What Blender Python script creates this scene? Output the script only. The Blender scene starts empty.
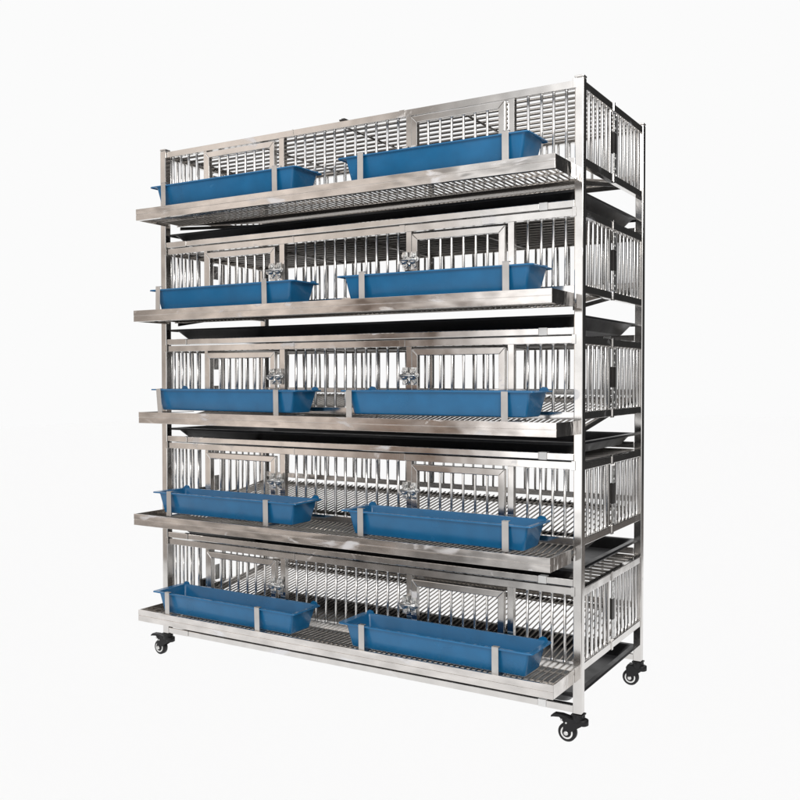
import bpy, bmesh, math, random
from mathutils import Vector, Matrix
random.seed(7)
R = math.radians
sc = bpy.context.scene
col = sc.collection

# ------------------------------------------------------------------ camera
cam = bpy.data.objects.new('camera', bpy.data.cameras.new('camera'))
col.objects.link(cam)
C = Vector((2.4121, -2.3483, 0.9879))
yaw, pit, rol, foc, psx, psy = -0.5446, -0.0215, -0.0007, 920.0, 0.5, -2.2
F = Vector((math.sin(yaw)*math.cos(pit), math.cos(yaw)*math.cos(pit), math.sin(pit)))
Rt = Vector((math.cos(yaw), -math.sin(yaw), 0)); Up = Rt.cross(F)
R2 = math.cos(rol)*Rt + math.sin(rol)*Up; U2 = -math.sin(rol)*Rt + math.cos(rol)*Up
cam.matrix_world = Matrix(((R2.x, U2.x, -F.x, C.x), (R2.y, U2.y, -F.y, C.y), (R2.z, U2.z, -F.z, C.z), (0, 0, 0, 1)))
cam.data.sensor_width = 36; cam.data.lens = 36*foc/800
cam.data.shift_x = -psx/800; cam.data.shift_y = psy/800
cam.data.clip_start = 0.05; cam.data.clip_end = 200
sc.camera = cam

# ------------------------------------------------------------------ made-up surroundings (world by direction): bright and dark sectors shaped for steel reflections
w = bpy.data.worlds.new('World'); sc.world = w; w.use_nodes = True
nt = w.node_tree; N = nt.nodes; L = nt.links
for n in list(N): N.remove(n)
def nd(t, **k):
    n = N.new(t)
    for a, b in k.items(): setattr(n, a, b)
    return n
out = nd('ShaderNodeOutputWorld'); bg = nd('ShaderNodeBackground'); L.new(bg.outputs[0], out.inputs[0])
tc = nd('ShaderNodeTexCoord'); sep = nd('ShaderNodeSeparateXYZ'); L.new(tc.outputs['Generated'], sep.inputs[0])
at = nd('ShaderNodeMath', operation='ARCTAN2'); L.new(sep.outputs[0], at.inputs[0]); L.new(sep.outputs[1], at.inputs[1])
mr = nd('ShaderNodeMapRange'); L.new(at.outputs[0], mr.inputs[0])
mr.inputs[1].default_value = -math.pi; mr.inputs[2].default_value = math.pi
def ramp(stops):
    r = nd('ShaderNodeValToRGB'); e = r.color_ramp.elements
    while len(e) > 1: e.remove(e[0])
    for i, (p, c) in enumerate(stops):
        if not hasattr(c, '__len__'): c = (c, c, c)
        x = e[0] if i == 0 else e.new(p)
        x.position = p; x.color = (*c, 1)
    return r
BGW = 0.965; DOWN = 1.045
azb = ramp([((a+180)/360, c) for a, c in [(-180, 1.2), (-166, 1.3), (-162, 1.9), (-158, 1.8), (-152.5, (.22, .165, .13)), (-147, (.17, .12, .095)), (-143.5, (.72, .64, .58)), (-112, (.84, .75, .67)), (-95, .84)]])
az = ramp([((a+180)/360, c) for a, c in [(-180, 1.2), (-166, 1.3), (-162, 1.9), (-157.5, 1.8), (-155, 1.1), (-149, (.66, .60, .55)), (-144, (.66, .595, .545)),
    (-138, (.75, .68, .625)), (-112, (.72, .65, .59)), (-95, .7), (-84, BGW), (-3, BGW), (5, .035), (75, .035), (92, .5), (105, .5), (120, .12), (140, .2), (152, 1), (180, 1)]])
L.new(mr.outputs[0], az.inputs[0]); L.new(mr.outputs[0], azb.inputs[0])
# brown band added around eye level, to be mirrored in the steel
az_abs = nd('ShaderNodeMath', operation='ABSOLUTE'); L.new(sep.outputs[2], az_abs.inputs[0])
bw = nd('ShaderNodeMapRange'); L.new(az_abs.outputs[0], bw.inputs[0]); bw.inputs[1].default_value = .15; bw.inputs[2].default_value = .09
bk2 = nd('ShaderNodeMath', operation='LESS_THAN'); L.new(mr.outputs[0], bk2.inputs[0]); bk2.inputs[1].default_value = (180-112)/360
bw2 = nd('ShaderNodeMath', operation='MULTIPLY'); L.new(bw.outputs[0], bw2.inputs[0]); L.new(bk2.outputs[0], bw2.inputs[1])
azm = nd('ShaderNodeMix'); azm.data_type = 'RGBA'; L.new(bw2.outputs[0], azm.inputs[0]); L.new(az.outputs[0], azm.inputs[6]); L.new(azb.outputs[0], azm.inputs[7])
# noise patches added behind the camera to break up the steel reflections
nz = nd('ShaderNodeTexNoise'); nz.inputs['Scale'].default_value = 4.5; nz.inputs['Detail'].default_value = 3
L.new(tc.outputs['Generated'], nz.inputs[0])
nr = nd('ShaderNodeMapRange'); L.new(nz.outputs[0], nr.inputs[0])
nr.inputs[1].default_value = .43; nr.inputs[2].default_value = .54; nr.inputs[3].default_value = .5; nr.inputs[4].default_value = 1.3
back = nd('ShaderNodeMapRange'); L.new(sep.outputs[1], back.inputs[0])       # only behind the camera (y < 0)
back.inputs[1].default_value = -.1; back.inputs[2].default_value = -.5; back.inputs[3].default_value = 0; back.inputs[4].default_value = 1
mx = nd('ShaderNodeMix'); mx.data_type = 'FLOAT'
L.new(back.outputs[0], mx.inputs[0]); mx.inputs[2].default_value = 1; L.new(nr.outputs[0], mx.inputs[3])
mul = nd('ShaderNodeVectorMath', operation='SCALE'); L.new(azm.outputs[2], mul.inputs[0]); L.new(mx.outputs[0], mul.inputs['Scale'])
# world brightened overhead as added fill light
el = nd('ShaderNodeMapRange'); L.new(sep.outputs[2], el.inputs[0]); el.interpolation_type = 'SMOOTHSTEP'
el.inputs[1].default_value = .5; el.inputs[2].default_value = .8
m2 = nd('ShaderNodeMix'); m2.data_type = 'RGBA'; L.new(el.outputs[0], m2.inputs[0]); # low band behind the camera darkened, to darken reflections in the lower rails
lb = nd('ShaderNodeMapRange'); L.new(sep.outputs[2], lb.inputs[0]); lb.inputs[1].default_value = -.08; lb.inputs[2].default_value = -.19; lb.inputs[3].default_value = 0; lb.inputs[4].default_value = .74
lm = nd('ShaderNodeMath', operation='MULTIPLY'); L.new(lb.outputs[0], lm.inputs[0]); L.new(back.outputs[0], lm.inputs[1])
ls = nd('ShaderNodeMath', operation='SUBTRACT'); ls.inputs[0].default_value = 1.08; L.new(lm.outputs[0], ls.inputs[1])
bf = nd('ShaderNodeMix'); bf.data_type = 'FLOAT'; L.new(back.outputs[0], bf.inputs[0]); bf.inputs[2].default_value = 1; L.new(ls.outputs[0], bf.inputs[3])
mul2 = nd('ShaderNodeVectorMath', operation='SCALE'); L.new(mul.outputs[0], mul2.inputs[0]); L.new(bf.outputs[0], mul2.inputs['Scale'])
L.new(mul2.outputs[0], m2.inputs[6]); m2.inputs[7].default_value = (1.1, 1.1, 1.12, 1)
# below the horizon the dark side turns mid grey, straight down is white
lo = nd('ShaderNodeMapRange'); L.new(sep.outputs[2], lo.inputs[0]); lo.interpolation_type = 'SMOOTHSTEP'
lo.inputs[1].default_value = -.08; lo.inputs[2].default_value = -.2
dk = nd('ShaderNodeVectorMath', operation='MAXIMUM'); L.new(m2.outputs[2], dk.inputs[0]); dk.inputs[1].default_value = (.17, .155, .145)
m3 = nd('ShaderNodeMix'); m3.data_type = 'RGBA'; L.new(lo.outputs[0], m3.inputs[0]); L.new(m2.outputs[2], m3.inputs[6]); L.new(dk.outputs[0], m3.inputs[7])
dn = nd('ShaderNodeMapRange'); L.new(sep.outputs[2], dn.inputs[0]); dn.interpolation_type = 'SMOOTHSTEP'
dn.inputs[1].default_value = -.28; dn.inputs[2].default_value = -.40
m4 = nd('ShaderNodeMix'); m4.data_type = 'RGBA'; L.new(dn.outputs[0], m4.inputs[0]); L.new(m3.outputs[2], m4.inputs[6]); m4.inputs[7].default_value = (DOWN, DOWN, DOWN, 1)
L.new(m4.outputs[2], bg.inputs[0]); bg.inputs[1].default_value = 1
w.cycles.sampling_method = 'MANUAL'; w.cycles.sample_map_resolution = 1024

# key light: a large softbox high on the right in front, as in a product studio
ld = bpy.data.lights.new('softbox', 'AREA'); ld.shape = 'RECTANGLE'; ld.size = 1.6; ld.size_y = 1.2; ld.energy = 62; ld.color = (1, .985, .96)
lo_ = bpy.data.objects.new('softbox', ld); col.objects.link(lo_); lo_.location = (3.3, -2.6, 2.7)
lo_.rotation_euler = (Vector((1.2, 0, .9))-lo_.location).to_track_quat('-Z', 'Y').to_euler()

sc.view_settings.view_transform = 'Standard'; sc.view_settings.look = 'None'
sc.view_settings.exposure = 0; sc.view_settings.gamma = 1
sc.render.engine = 'CYCLES'
sc.cycles.max_bounces = 8; sc.cycles.glossy_bounces = 5; sc.cycles.diffuse_bounces = 4

# ------------------------------------------------------------------ materials
def mat(name, base, metal, rough, rvar=0.0, cvar=0.0, bump=0.0, scale=(6, 6, 6), coat=0, streak=None, spec=.5, smudge=None):
    m = bpy.data.materials.new(name); m.use_nodes = True
    t = m.node_tree; P = t.nodes['Principled BSDF']; n = t.nodes.new; l = t.links.new
    P.inputs['Metallic'].default_value = metal; P.inputs['Coat Weight'].default_value = coat
    P.inputs['Specular IOR Level'].default_value = spec
    g = n('ShaderNodeNewGeometry'); mp = n('ShaderNodeMapping'); l(g.outputs['Position'], mp.inputs[0]); mp.inputs['Scale'].default_value = scale
    a = n('ShaderNodeTexNoise'); a.inputs['Scale'].default_value = 1; a.inputs['Detail'].default_value = 4; l(mp.outputs[0], a.inputs[0])
    rr = n('ShaderNodeMapRange'); l(a.outputs[0], rr.inputs[0]); rr.inputs[1].default_value = .3; rr.inputs[2].default_value = .7
    rr.inputs[3].default_value = rough-rvar; rr.inputs[4].default_value = rough+rvar; l(rr.outputs[0], P.inputs['Roughness'])
    b = n('ShaderNodeTexNoise'); b.inputs['Scale'].default_value = 2.3; b.inputs['Detail'].default_value = 5; l(mp.outputs[0], b.inputs[0])
    cr = n('ShaderNodeValToRGB'); l(b.outputs[0], cr.inputs[0]); e = cr.color_ramp.elements
    e[0].position = .32; e[1].position = .68
    e[0].color = (*[c*(1-cvar) for c in base], 1); e[1].color = (*[min(1, c*(1+cvar)) for c in base], 1)
    l(cr.outputs[0], P.inputs['Base Color'])
    if smudge:                                          # ground and re-polished weld areas, finger marks: rougher, paler blotches
        ms = n('ShaderNodeMapping'); l(g.outputs['Position'], ms.inputs[0]); ms.inputs['Scale'].default_value = smudge[0]
        sn = n('ShaderNodeTexNoise'); sn.inputs['Scale'].default_value = 1; sn.inputs['Detail'].default_value = 3; sn.inputs['Distortion'].default_value = .6; l(ms.outputs[0], sn.inputs[0])
        sr = n('ShaderNodeMapRange'); l(sn.outputs[0], sr.inputs[0]); sr.inputs[1].default_value = smudge[1]; sr.inputs[2].default_value = smudge[1]+.09
        mm = n('ShaderNodeMix'); mm.data_type = 'FLOAT'; l(sr.outputs[0], mm.inputs[0]); l(rr.outputs[0], mm.inputs[2]); mm.inputs[3].default_value = .42
        l(mm.outputs[0], P.inputs['Roughness'])
        mc = n('ShaderNodeMix'); mc.data_type = 'RGBA'; l(sr.outputs[0], mc.inputs[0]); l(cr.outputs[0], mc.inputs[6]); mc.inputs[7].default_value = (.82, .82, .84, 1) if metal else (base[0]*3, base[1]*1.4, base[2]*1.25, 1)
        l(mc.outputs[2], P.inputs['Base Color'])
    if bump:
        mp2 = n('ShaderNodeMapping'); l(g.outputs['Position'], mp2.inputs[0]); mp2.inputs['Scale'].default_value = streak or scale
        q = n('ShaderNodeTexNoise'); q.inputs['Scale'].default_value = 1; q.inputs['Detail'].default_value = 2; l(mp2.outputs[0], q.inputs[0])
        bp_ = n('ShaderNodeBump'); bp_.inputs['Strength'].default_value = bump; bp_.inputs['Distance'].default_value = .01
        l(q.outputs[0], bp_.inputs['Height']); l(bp_.outputs[0], P.inputs['Normal'])
    return m
STEEL = mat('stainless tube', (.70, .68, .66), 1, .13, .06, .06, .22, (9, 9, 9), streak=(5, 5, 5), smudge=((9, 9, 16), .64))
LIP = mat('brushed stainless sheet', (.70, .67, .645), 1, .15, .08, .15, .30, (6, 12, 14), streak=(5, 30, 14), smudge=((8, 9, 22), .61))
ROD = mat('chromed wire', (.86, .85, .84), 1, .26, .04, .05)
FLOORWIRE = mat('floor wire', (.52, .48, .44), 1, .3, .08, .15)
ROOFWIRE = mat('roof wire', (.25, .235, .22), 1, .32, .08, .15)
DARK = mat('dark steel', (.045, .042, .04), .6, .45, .1, .3)
BLACK = mat('black plastic tray', (.008, .008, .009), 0, .36, .08, .2, .1, (12, 12, 12), spec=.28, smudge=((5, 5, 20), .66))
RUBBER = mat('black rubber', (.008, .008, .009), 0, .48, .1, .2, spec=.35)
HUB = mat('white nylon hub', (.88, .88, .87), 0, .4, .1, .05)
BLUE = mat('blue plastic trough', (.010, .132, .30), 0, .22, .08, .10, .12, (7, 7, 7), streak=(10, 10, 10), spec=.5, smudge=((9, 9, 30), .70))
CLAMP = mat('dull galvanised strip', (.60, .585, .57), 1, .4, .1, .1)
ZINC = mat('zinc latch', (.72, .72, .71), 1, .34, .08, .15, .4, (60, 60, 60))

# ------------------------------------------------------------------ mesh helpers
class MB:
    def __init__(s): s.v = []; s.f = []; s.sm = []; s.mi = []; s.cur = 0
    def mat(s, i):
        s.mi += [s.cur]*(len(s.f)-len(s.mi)); s.cur = i; return s
    def box(s, x0, x1, y0, y1, z0, z1):
        b = len(s.v)
        s.v += [(x, y, z) for z in (z0, z1) for x, y in ((x0, y0), (x1, y0), (x1, y1), (x0, y1))]
        for q in ((0, 3, 2, 1), (4, 5, 6, 7), (0, 1, 5, 4), (1, 2, 6, 5), (2, 3, 7, 6), (3, 0, 4, 7)):
            s.f.append([b+i for i in q]); s.sm.append(False)
        return s
    def hexa(s, pts):                                  # 8 points, same order as box
        b = len(s.v); s.v += [tuple(p) for p in pts]
        for q in ((0, 3, 2, 1), (4, 5, 6, 7), (0, 1, 5, 4), (1, 2, 6, 5), (2, 3, 7, 6), (3, 0, 4, 7)):
            s.f.append([b+i for i in q]); s.sm.append(False)
        return s
    def rod(s, a, b_, r, n=8, r2=None):
        a = Vector(a); c = Vector(b_); d = (c-a).normalized()
        u = d.orthogonal().normalized(); v = d.cross(u); k = len(s.v); r2 = r if r2 is None else r2
        for p, rr in ((a, r), (c, r2)):
            for i in range(n):
                t = 2*math.pi*i/n; q = p+u*math.cos(t)*rr+v*math.sin(t)*rr; s.v.append(tuple(q))
        for i in range(n):
            j = (i+1) % n; s.f.append([k+i, k+j, k+n+j, k+n+i]); s.sm.append(True)
        s.f.append([k+i for i in range(n)][::-1]); s.sm.append(False)
        s.f.append([k+n+i for i in range(n)]); s.sm.append(False)
        return s
    def prism(s, outline, axis, lo, hi):               # outline 2D points extruded along an axis
        k = len(s.v); n = len(outline)
        for h in (lo, hi):
            for a, b in outline:
                s.v.append({'x': (h, a, b), 'y': (a, h, b), 'z': (a, b, h)}[axis])
        for i in range(n):
            j = (i+1) % n; s.f.append([k+i, k+j, k+n+j, k+n+i]); s.sm.append(False)
        s.f.append([k+i for i in range(n)][::-1]); s.sm.append(False)
        s.f.append([k+n+i for i in range(n)]); s.sm.append(False)
        return s
    def lathe(s, c, axis, prof, n=24):                 # prof: (along axis, radius)
        k = len(s.v); m = len(prof)
        for h, r in prof:
            for i in range(n):
                t = 2*math.pi*i/n; a, b = r*math.cos(t), r*math.sin(t)
                p = {'y': (a, h, b), 'z': (a, b, h), 'x': (h, a, b)}[axis]
                s.v.append((c[0]+p[0], c[1]+p[1], c[2]+p[2]))
        for q in range(m-1):
            for i in range(n):
                j = (i+1) % n; s.f.append([k+q*n+i, k+q*n+j, k+(q+1)*n+j, k+(q+1)*n+i]); s.sm.append(True)
        s.f.append([k+i for i in range(n)]); s.sm.append(False)
        s.f.append([k+(m-1)*n+i for i in range(n)]); s.sm.append(False)
        return s
    def build(s, name, m, parent=None, loc=(0, 0, 0), bevel=0, bwidth_angle=62):
        me = bpy.data.meshes.new(name); me.from_pydata(s.v, [], s.f)
        s.mat(0)
        for p, t, q in zip(me.polygons, s.sm, s.mi): p.use_smooth = t; p.material_index = q
        bm = bmesh.new(); bm.from_mesh(me); bmesh.ops.recalc_face_normals(bm, faces=bm.faces); bm.to_mesh(me); bm.free()
        for q in (m if isinstance(m, (list, tuple)) else [m]): me.materials.append(q)
        o = bpy.data.objects.new(name, me); col.objects.link(o); o.location = loc; o.parent = parent
        if bevel:
            md = o.modifiers.new('bevel', 'BEVEL'); md.width = bevel; md.segments = 2; md.limit_method = 'ANGLE'; md.angle_limit = R(bwidth_angle)
            md.harden_normals = False
        return o
def empty(name, loc, label, cat, group=None):
    o = bpy.data.objects.new(name, None); col.objects.link(o); o.location = loc; o.empty_display_size = .05
    tag(o, label, cat, group); return o
def tag(o, label, cat, group=None):
    o['label'] = label; o['category'] = cat
    if group: o['group'] = group

# ------------------------------------------------------------------ setting: added translucent floor sheet; bright world below shines through, so no shadows show
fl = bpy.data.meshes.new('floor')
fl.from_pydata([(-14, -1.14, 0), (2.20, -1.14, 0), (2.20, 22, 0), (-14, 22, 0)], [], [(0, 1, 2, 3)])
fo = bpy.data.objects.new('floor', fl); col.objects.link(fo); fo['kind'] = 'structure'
fm = bpy.data.materials.new('translucent shadowless floor'); fm.use_nodes = True; t = fm.node_tree
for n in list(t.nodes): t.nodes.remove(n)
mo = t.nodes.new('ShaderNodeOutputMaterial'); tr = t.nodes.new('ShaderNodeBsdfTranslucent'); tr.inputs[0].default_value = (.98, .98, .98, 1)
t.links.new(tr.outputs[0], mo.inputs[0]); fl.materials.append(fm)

# ------------------------------------------------------------------ dimensions (metres), measured from the photograph
W, D = 1.557, 0.5666
PITCH = 0.34
ZT = [1.781-PITCH*i for i in range(5)]        # top of each tier's cage
PB = 0.081                                    # underside of the posts
P_ = 0.025                                    # post width

rack = empty('cage_rack', (W/2, D/2, 0), 'tall five-tier stainless steel poultry cage rack on four small black casters', 'cage rack')
RO = Vector((-W/2, -D/2, 0))                  # turns world coordinates into the rack's own
def rb(mb, name, m, bevel=0, parent=None): return mb.build(name, m, parent or rack, RO if parent is None else (0, 0, 0), bevel)

# posts
for px in (0, W-P_):
    for py in (0, D-P_):
        m = MB().box(px, px+P_, py, py+P_, PB, 1.786)
        m.box(px-.0008, px+P_+.0008, py-.0008, py+P_+.0008, 1.7862, 1.793)
        rb(m, 'post', STEEL, .0025)
# frame rails above each cage (front and back) and at the foot
for i in range(1, 6):
    z0 = ZT[0]-PITCH*i+.0035 if i < 5 else 0.0835
    for y0 in (.0025, D-.0225):
        m = MB().box(P_+.0002, .118, y0, y0+.02, z0, z0+.0200)
        m.box(.1195, 1.43, y0+.0006, y0+.0194, z0+.0006, z0+.0194)
        m.box(1.4545, W-P_-.0002, y0, y0+.02, z0, z0+.0200)
        r = rb(m, 'frame_rail', STEEL, .0018)
        s = MB().box(1.4303, 1.4542, y0-.0004, y0+.0204, z0-.0003, z0+.0203)
        rb(s, 'joint_sleeve', HUB, .001, r)
# slats between the front and back frame rails; the droppings trays lie on them
for i in range(1, 6):
    z0 = ZT[0]-PITCH*i+.002 if i < 5 else 0.0835
    for x0 in (.38, .77, 1.16):
        rb(MB().box(x0, x0+.02, .0229, D-.0229, z0+.003, z0+.009), 'tray_slat', STEEL, .0008)
# corner clips on the front post
for i in range(5):
    for px in (W-P_-.004, P_-.006):
        zc = ZT[i]
        rb(MB().box(px-.001, px+.010, -.0022, -.0002, zc-.022, zc+.004), 'corner_clip', STEEL, .0008)

# ------------------------------------------------------------------ one cage tier (z = 0 at the top of its front rail)
BX_M = [.590+.0385*k for k in range(11)]
BX_L = [.053, .089, .126, .163]; BX_R = [1.394, 1.433, 1.468, 1.504]
DB_L = [.278+.038*k for k in range(6)]; DB_R = [1.087+.038*k for k in range(6)]
ZB = -.205                                     # top of the bottom front rail
def jit(a): return random.uniform(-a, a)
def weld_rod(m, x, y, z0, z1, r):
    a = x+jit(.0008); b = x+jit(.0008); c_ = y+jit(.0006); e_ = y+jit(.0006)
    m.rod((a, c_, z0), (b, e_, z1), r, 10)
    m.rod((a, c_, z0), (a, c_, z0+.0035), r*1.45, 8, r*.98); m.rod((b, e_, z1-.0035), (b, e_, z1), r*.98, 8, r*1.45)
def build_cage():
    body = MB().box(P_+.0004, W-P_-.0004, .0035, .0215, -.0195, 0)
    body.box(P_+.0004, W-P_-.0004, .0035, .0215, -.0245+ZB+.004, ZB)
    for a, b in ((.202, .2155), (.529, .549), (1.0075, 1.025), (1.337, 1.3555)):
        body.box(a, b, .0042, .0208, ZB+.0002, -.0197)
    # rail seams where the two half cages meet
    body.box(.5835, .5885, .0020, .0030, -.0205, .0012); body.box(.985, 1.003, .0018, .0030, -.0205, .0012)
    c = rb(body, 'cage', STEEL, .0018)
    for bay in (BX_L, BX_M, BX_R):
        bars = MB()
        for x in bay: weld_rod(bars, x, .0125, ZB+.0004, -.0199, .0041)
        rb(bars, 'front_bars', ROD, 0, c)
    for (a, b, bx, side) in ((.2185, .5190, DB_L, 1), (1.0330, 1.3335, DB_R, -1)):
        zt, zb = -.0272, -.178
        d = MB(); fw = .0195; y0, y1 = -.0075, .0085
        # mitred frame
        d.hexa([(a, y0, zt-fw*0), (a, y0, zt), (a, y1, zt), (a, y1, zt)][:0] or
               [(a+fw, y0, zt-fw), (b-fw, y0, zt-fw), (b-fw, y1, zt-fw), (a+fw, y1, zt-fw), (a, y0, zt), (b, y0, zt), (b, y1, zt), (a, y1, zt)])
        d.hexa([(a, y0, zb), (b, y0, zb), (b, y1, zb), (a, y1, zb), (a+fw, y0, zb+fw), (b-fw, y0, zb+fw), (b-fw, y1, zb+fw), (a+fw, y1, zb+fw)])
        g = .0006
        d.hexa([(a, y0, zb+g), (a+fw, y0, zb+fw+g), (a+fw, y1, zb+fw+g), (a, y1, zb+g), (a, y0, zt-g), (a+fw, y0, zt-fw-g), (a+fw, y1, zt-fw-g), (a, y1, zt-g)])
        d.hexa([(b-fw, y0, zb+fw+g), (b, y0, zb+g), (b, y1, zb+g), (b-fw, y1, zb+fw+g), (b-fw, y0, zt-fw-g), (b, y0, zt-g), (b, y1, zt-g), (b-fw, y1, zt-fw-g)])
        d.mat(1)
        for x in bx: weld_rod(d, x, .0008, zb+fw-.001, zt-fw+.001, .0039)
        do = rb(d, 'door', [STEEL, ROD], .0016, c)
        do.location = (jit(.0008), jit(.0008), jit(.0010)); do.rotation_euler = (0, R(jit(.12)), R(jit(.15)))
        # latch: two four-lobed washers on the door stile and the cage stile, joined by a bolt
        lx = .5245 if side == 1 else 1.0275; lz = -.108
        q = MB()
        for sx in (-.0145, .0145):
            cx = lx+sx
            for k in range(4):
                t = k*math.pi/2+.2
                ex, ez = cx+.0125*math.cos(t), lz+.0150*math.sin(t)
                q.lathe((ex, -.0165, ez), 'y', [(0, .0075), (.0022, .0082), (.0045, .0070)], 14)
                q.lathe((ex, -.0172, ez), 'y', [(-.0018, .0022), (0, .0036)], 8)
            q.lathe((cx, -.0195, lz), 'y', [(-.003, .0055), (0, .0105), (.0085, .0112)], 18)
        q.rod((lx-.026, -.0225, lz+.002), (lx+.026, -.0225, lz+.002), .0038, 10)
        q.rod((lx+.004, -.023, lz+.002), (lx+.012, -.031, lz-.017), .0030, 8)
        q.box(lx-.024, lx-.006, -.0118, .0035-.0004, lz-.026, lz+.026); q.box(lx+.006, lx+.024, -.0118, -.0080, lz-.026, lz+.026)
        rb(q, 'latch', ZINC, 0, c)
    # side panels: two framed halves with a spring hinge between
    ys = [.0395, .0735, .109, .1445, .181, .2165, .312, .3465, .381, .416, .451, .4865, .522]
    for x0 in (W-.0205, .0025):
        s = MB(); x1 = x0+.018
        for ya, yb in ((P_+.0004, .2585), (.2600, D-P_-.0004)):
            s.box(x0, x1, ya, yb, -.0225, -.001); s.box(x0, x1, ya, yb, -.2255, -.2045)
        s.box(x0+.003, x1-.003, .2355, .2500, -.2043, -.0227); s.box(x0+.003, x1-.003, .2925, .3000, -.2043, -.0227)
        s.box(x0+.003, x1-.003, P_+.0006, P_+.0068, -.2043, -.0227); s.box(x0+.003, x1-.003, D-P_-.0075, D-P_-.0006, -.2043, -.0227)
        s.mat(1)
        for y in ys: s.rod((x0+.009, y+jit(.0012), -.2047), (x0+.009, y+jit(.0012), -.0223), .0046, 10)
        rb(s, 'side_panel', [STEEL, ROD], .0016, c)
        out_ = 1 if x0 > 1 else -1; xf = x1 if out_ > 0 else x0
        for za, zb_, zs in ((-.0806, -.0300, (-.042, -.068)), (-.1990, -.1414, (-.155, -.185))):
            xa, xb = sorted((xf-.004*out_, xf-.0005*out_))
            h = MB().box(xa, xb, .2640, .2885, za, zb_)
            for zz in zs: h.lathe((xf-.0004*out_ , .2762, zz), 'x', [(-.0012, .0034), (.0014, .0028)], 8)
            rb(h, 'hinge_plate', ZINC, .0008, c)
        xa, xb = sorted((xf-.006*out_, xf+.0025*out_))
        for za, zb_ in ((-.0245, .0025), (-.2285, -.2025)):
            rb(MB().box(xa, xb, .2530, .2655, za, zb_), 'joint_clip', STEEL, .0008, c)
        xa, xb = sorted((xf-.010*out_, xf-.001*out_))
        if out_ > 0: rb(MB().box(xa, xb, .2650, .2875, -.1412, -.0808), 'hinge_block', DARK, .001, c)
    # small dark stop block on the left floor edge
    rb(MB().box(.0240, .0440, .160, .210, -.2150, -.1750), 'stop_block', RUBBER, .002, c)
    # back panel
    k = MB().box(P_+.0004, W-P_-.0004, D-.0205, D-.0045, -.0195, 0)
    k.box(P_+.0004, W-P_-.0004, D-.0205, D-.0045, -.1690, -.1500)
    for xx in (.775,): k.box(xx, xx+.018, D-.0200, D-.0050, -.1498, -.0197)
    e = k.mat(1)
    for i in range(38):
        x = .052+i*.0392
        if abs(x-.784) < .014: continue
        e.rod((x+jit(.0015), D-.0125, -.1502), (x+jit(.0015), D-.0125, -.0193), .0042, 8)
    rb(k, 'back_panel', [STEEL, ROD], .0016, c)
    # roof grid
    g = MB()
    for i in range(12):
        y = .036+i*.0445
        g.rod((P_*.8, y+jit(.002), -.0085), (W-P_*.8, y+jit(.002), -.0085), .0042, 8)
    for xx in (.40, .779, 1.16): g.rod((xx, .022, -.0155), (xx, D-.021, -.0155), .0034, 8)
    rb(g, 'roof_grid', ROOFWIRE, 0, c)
    return c
cage0 = build_cage()

# sloping wire floor that runs out in front as the egg tray
def zf(y): return -.250-(y+.14)*.02 if y < .05 else -.2538+(y-.05)*.164
def build_tray():
    lp = MB()
    # folded front lip: two faces with a crease, and a return flange below
    lp.box(.035, 1.531, -.1424, -.1400, -.2435, -.2260)
    lp.box(.035, 1.531, -.1408, -.1398, -.2452, -.2433)
    lp.box(.035, 1.531, -.1420, -.1400, -.2635, -.2450)
    lp.box(.036, 1.530, -.1398, -.1280, -.2633, -.2618)
    lp.box(.036, 1.530, -.1398, -.1365, -.2282, -.2264)
    o = rb(lp, 'egg_tray', LIP, .0006)
    # side cheeks, sloping with the floor
    for x0 in (.0345, 1.5295):
        ck = MB().hexa([(x0, -.1392, -.2630), (x0+.0016, -.1392, -.2630), (x0+.0016, .006, -.2640), (x0, .006, -.2640),
                 (x0, -.1392, -.2265), (x0+.0016, -.1392, -.2265), (x0+.0016, .006, -.2270), (x0, .006, -.2270)])
        rb(ck, 'tray_cheek', LIP, 0, o)
    wr = MB()
    n = 86
    for i in range(n):
        x = .0445+i*(1.471/(n-1))
        wr.rod((x, -.1385, zf(-.1385)), (x, .05, zf(.05)), .0025, 6); wr.rod((x, .05, zf(.05)), (x, .545, zf(.545)), .0025, 6)
    for y in (-.128, -.045, .048, .51):
        wr.rod((.037, y, zf(y)-.0038), (1.518, y, zf(y)-.0038), .0022, 6)
    rb(wr, 'wire_floor', FLOORWIRE, 0, o)
    # dark frame of the floor: rear bar and side bars
    fr = MB().box(.037, 1.517, .5378, .5418, zf(.540)-.020, zf(.540)-.003)
    for x0 in (.0385, 1.5105):
        fr.hexa([(x0, .06, zf(.06)-.017), (x0+.006, .06, zf(.06)-.017), (x0+.006, .541, zf(.541)-.017), (x0, .541, zf(.541)-.017),
                 (x0, .06, zf(.06)-.006), (x0+.006, .06, zf(.06)-.006), (x0+.006, .541, zf(.541)-.006), (x0, .541, zf(.541)-.006)])
    rb(fr, 'floor_frame', DARK, 0, o)
    return o
tray0 = build_tray()

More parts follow.
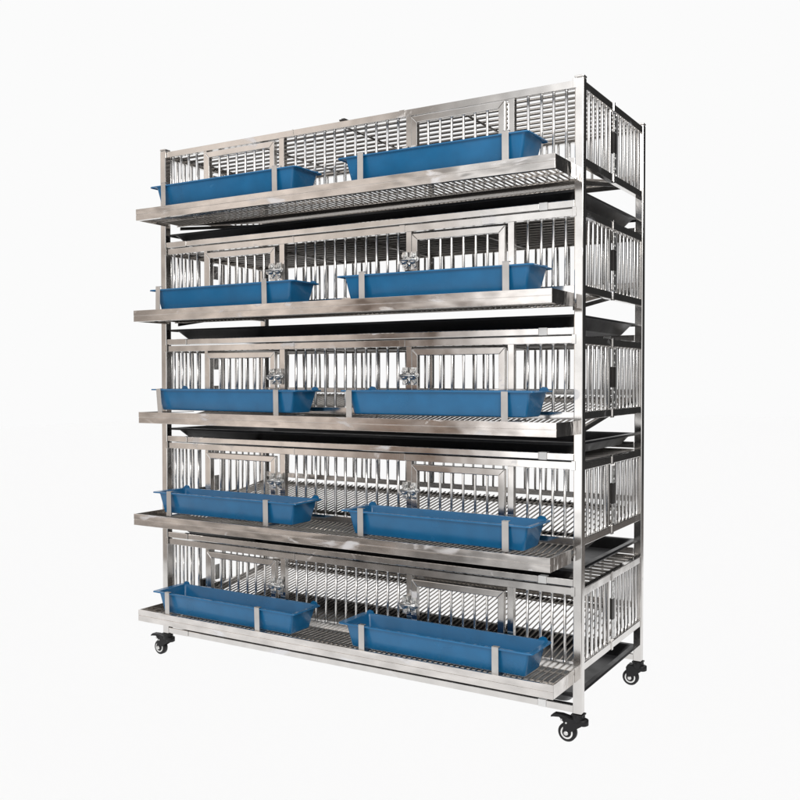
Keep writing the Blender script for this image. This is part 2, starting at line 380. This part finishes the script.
def copy_tree(o, parent):
    c = o.copy(); col.objects.link(c); c.parent = parent
    for ch in [q for q in col.objects if q.parent == o]: copy_tree(ch, c)
    return c
TRAY_DY = [-.010, -.020, -.008, -.024, -.010]; TRAY_DZ = [0, 0, -.001, -.0045, .0075]; TRAY_DX = [.007, .0035, .0115, .0025, .0055]
BR = [(.165, .632, .945, 1.398), (.138, .590, .949, 1.400), (.138, .634, .904, 1.397), (.182, .592, .943, 1.400), (.171, .556, .946, 1.371)]
TILT = {(2, 0): -.006, (1, 0): .003, (4, 1): -.001, (0, 2): .001}
def bracket_mesh():
    b = MB(); h = .0098
    # front strip, leaning back towards the foot; hook over the rim; run under the trough
    b.hexa([(-h, -.1470, -.2300), (h, -.1470, -.2300), (h, -.1452, -.2300), (-h, -.1452, -.2300),
            (-h, -.1485, -.1500), (h, -.1485, -.1500), (h, -.1467, -.1500), (-h, -.1467, -.1500)])
    b.box(-h, h, -.1485, -.1360, -.1498, -.1482)
    b.box(-h, h, -.1452, .0030, -.2300, -.2283)
    return b
br0 = None
for i in range(5):
    c = cage0 if i == 0 else build_cage()
    c.location = RO+Vector((0, 0, ZT[i]))
    t_ = tray0 if i == 0 else copy_tree(tray0, rack)
    t_.location = RO+Vector((TRAY_DX[i], TRAY_DY[i], ZT[i]+TRAY_DZ[i]))
    for j, x in enumerate(BR[i]):
        if br0 is None:
            br0 = bracket_mesh().build('trough_bracket', CLAMP, rack, bevel=.0005); b = br0
        else:
            b = br0.copy(); col.objects.link(b)
        b.location = RO+Vector((x, 0, ZT[i]+(0, 0, 0, 0, .003)[i]))
        tl = TILT.get((i, j), 0)
        b.rotation_euler = (0, 0, 0)
        if tl:
            b.rotation_euler = (0, tl/.08, 0); b.location.x += tl*2.0
for q in [q for q in col.objects if q.parent == cage0 and q.name.startswith('latch')]: q.location.z -= .030
# joint clip on the very top rail
rb(MB().box(.768, .792, .001, .024, 1.7815, 1.7865).box(.774, .786, .004, .021, 1.7867, 1.7895), 'top_clip', DARK, .0008)

# ------------------------------------------------------------------ casters
def caster(cx, cy, wx, wy, brake, ang):
    # plate and stem under the post
    b = MB()
    b.lathe((cx, cy, 0), 'z', [(.058, .012), (.060, .0175), (.076, .0175), (.0808, .015)], 24)
    b.box(cx-.016, cx+.016, cy-.016, cy+.016, .0770, .0806)
    root = rb(b, 'caster', RUBBER, 0)
    dx, dy = wx-cx, wy-cy
    f = MB()
    # fork cheeks either side of the wheel
    for s in (-1, 1):
        y = wy+s*.0115
        ya, yb = sorted((y, y+s*.003))
        f.prism([(cx-.014, .066), (cx+.017, .066), (cx+.012, .050), (wx+.009, .028), (wx+.004, .0195), (wx-.005, .0195), (wx-.010, .029), (cx-.036, .058), (cx-.030, .068)], 'y', ya, yb)
    f.box(cx-.030, cx+.016, wy-.0114, wy+.0114, .0600, .0680)
    f.lathe((cx+.012, wy, .0605), 'z', [(-.010, .012), (-.008, .0155), (.006, .0155), (.008, .012)], 20)
    rb(f, 'fork', RUBBER, .001, root)
    w_ = MB().lathe((wx, wy, .0255), 'y', [(-.0095, .0165), (-.0095, .0225), (-.0065, .0255), (.0065, .0255), (.0095, .0225), (.0095, .0165)], 32)
    rb(w_, 'tyre', RUBBER, 0, root)
    r_ = MB().lathe((wx, wy, .0255), 'y', [(-.0148, .0045), (-.0148, .0052), (-.0085, .0052), (-.0085, .0125), (-.0100, .0130), (-.0100, .0172), (.0100, .0172), (.0100, .0130), (.0085, .0125), (.0085, .0052), (.0148, .0052), (.0148, .0045)], 28)
    rb(r_, 'rim', HUB, 0, root)
    k_ = MB().lathe((wx, wy, .0255), 'y', [(-.0092, .0050), (-.0092, .0126), (.0092, .0126), (.0092, .0050)], 28)
    rb(k_, 'hub', RUBBER, 0, root)
    a_ = MB().lathe((wx, wy, .0255), 'y', [(-.0168, .0030), (-.0166, .0060), (-.0149, .0064), (.0149, .0064), (.0166, .0060), (.0168, .003)], 14)
    rb(a_, 'axle_bolt', ZINC, 0, root)
    if brake:
        p = MB()
        p.prism([(cx-.020, .068), (cx-.046, .072), (cx-.068, .071), (cx-.076, .065), (cx-.077, .060), (cx-.070, .062), (cx-.052, .064), (cx-.040, .052), (cx-.043, .044), (cx-.037, .046), (cx-.028, .056)], 'y', wy-.010, wy+.010)
        rb(p, 'brake_pedal', RUBBER, .001, root)
        s_ = MB()
        for ex, ez in ((cx-.0440, .0600), (cx-.0300, .0540)):
            s_.lathe((ex, wy-.0150, ez), 'y', [(-.002, .0022), (.0006, .0032), (.005, .0032)], 10)
        rb(s_, 'rivet', ZINC, 0, root)
    return root
caster(W-.0125, .0125, W-.043, .0125, True, 0)
caster(.0125, .0125, -.022, .0125, True, 0)
caster(W-.0125, D-.0125, W-.036, D-.0125, False, 0)
caster(.0125, D-.0125, -.018, D-.0125, False, 0)

# ------------------------------------------------------------------ blue troughs
def rrect(x0, x1, y0, y1, z, r, n=4):
    pts = []
    for cx, cy, a0 in ((x1-r, y0+r, -90), (x1-r, y1-r, 0), (x0+r, y1-r, 90), (x0+r, y0+r, 180)):
        for k in range(n+1):
            a = R(a0+90*k/n); pts.append((cx+r*math.cos(a), cy+r*math.sin(a), z))
    return pts
def loops_mesh(loops):
    v = []; f = []; n = len(loops[0])
    for lp in loops: v += lp
    for q in range(len(loops)-1):
        for i in range(n):
            j = (i+1) % n; f.append((q*n+i, q*n+j, (q+1)*n+j, (q+1)*n+i))
    f.append(tuple((len(loops)-1)*n+i for i in range(n)))
    return v, f
def shell(name, loops, m, thick, parent=None, loc=(0, 0, 0), smooth=True):
    v, f = loops_mesh(loops)
    me = bpy.data.meshes.new(name); me.from_pydata(v, [], f); me.materials.append(m)
    bm = bmesh.new(); bm.from_mesh(me); bmesh.ops.recalc_face_normals(bm, faces=bm.faces); bm.to_mesh(me); bm.free()
    for p in me.polygons: p.use_smooth = True
    o = bpy.data.objects.new(name, me); col.objects.link(o); o.location = loc; o.parent = parent
    s = o.modifiers.new('thickness', 'SOLIDIFY'); s.thickness = thick; s.offset = 0
    b = o.modifiers.new('bevel', 'BEVEL'); b.width = .0012; b.segments = 2; b.limit_method = 'ANGLE'; b.angle_limit = R(35); b.harden_normals = True
    return o
TL = .577                                     # length of the trough body at the rim
def trough_mesh(length):
    # local origin: left end of the body at the front rim, z = 0 at the rim
    Lb = length; d = .130
    return [rrect(-.021, Lb+.0125, -.004, d+.004, -.0035, .008),
            rrect(-.020, Lb+.0115, -.0035, d+.0035, 0, .008),
            rrect(.001, Lb-.001, .0025, d-.0025, 0, .007),
            rrect(.004, Lb-.004, .0050, d-.0050, -.0080, .008),
            rrect(.0155, Lb-.0150, .0135, d-.0180, -.0640, .008),
            rrect(.0165, Lb-.0160, .0145, d-.0190, -.0665, .007),
            rrect(.0200, Lb-.0195, .0180, d-.0225, -.0680, .005)]
tx = {0: [(.122, .578), (.884, .569)], 1: [(.116, .573), (.880, .586)], 2: [(.119, .576), (.892, .576)], 3: [(.125, .572), (.893, .570)], 4: [(.122, .568), (.884, .583)]}
tz = [(-.157, -.156), (-.159, -.157), (-.150, -.149), (-.154, -.158), (-.149, -.150)]
ty = [(-.142, -.142)]*3+[(-.142, -.1425), (-.142, -.1425)]
tier_name = ['topmost', 'second', 'middle', 'fourth', 'lowest']
tier_lab = ['topmost cage tier', 'second cage tier from the top', 'middle cage tier', 'second cage tier from the bottom', 'lowest cage tier']
for i in range(5):
    for j in range(2):
        x, ln = tx[i][j]; ln -= .003 if j else .001
        side = 'left' if j == 0 else 'right'
        o = shell('feed_trough', trough_mesh(ln), BLUE, .0022, None, (x, ty[i][j], ZT[i]+tz[i][j]))
        o.rotation_euler = (0, R([.0, .12, -.1, .1, 0][i]*(1 if j else -1)), R([0, .1, -.05, .1, .12][i]*(1 if j else -1)))
        tag(o, 'blue feed trough before the %s door of the %s' % (side, tier_lab[i]), 'feed trough', 'blue feed troughs clipped along the cage fronts')
        # raised stop tabs at the rear corners of the rim
        m = MB()
        for xx in (.006, ln-.012):
            m.prism([(xx-.016, -.001), (xx+.014, -.001), (xx+.008, .009), (xx-.004, .011), (xx-.012, .006)], 'y', .1300, .1325)
        mt = m.build('rim_tab', BLUE, o)
# ------------------------------------------------------------------ black manure trays
for i in range(5):
    zr = ZT[i]-(.290, .283, .289, .290, .290)[i]
    h = .034 if i < 4 else .036
    lp = [rrect(.030, 1.543, .004, .562, -.006, .016), rrect(.032, 1.541, .006, .560, 0, .016), rrect(.046, 1.527, .020, .546, 0, .014),
          rrect(.052, 1.521, .026, .540, -.006, .016), rrect(.078, 1.500, .048, .520, -h, .020), rrect(.086, 1.492, .056, .512, -h-.002, .018)]
    o = shell('manure_tray', [[(x, y, z) for x, y, z in q] for q in lp], BLACK, .0022, None, (0, 0, zr))
    lab = ['under the topmost cage tier', 'under the second cage tier from the top', 'under the middle cage tier', 'under the second cage tier from the bottom', 'at the foot of the rack, under the lowest cage tier'][i]
    tag(o, 'shallow black plastic tray ' + lab, 'droppings tray', 'black droppings trays between the cage tiers')
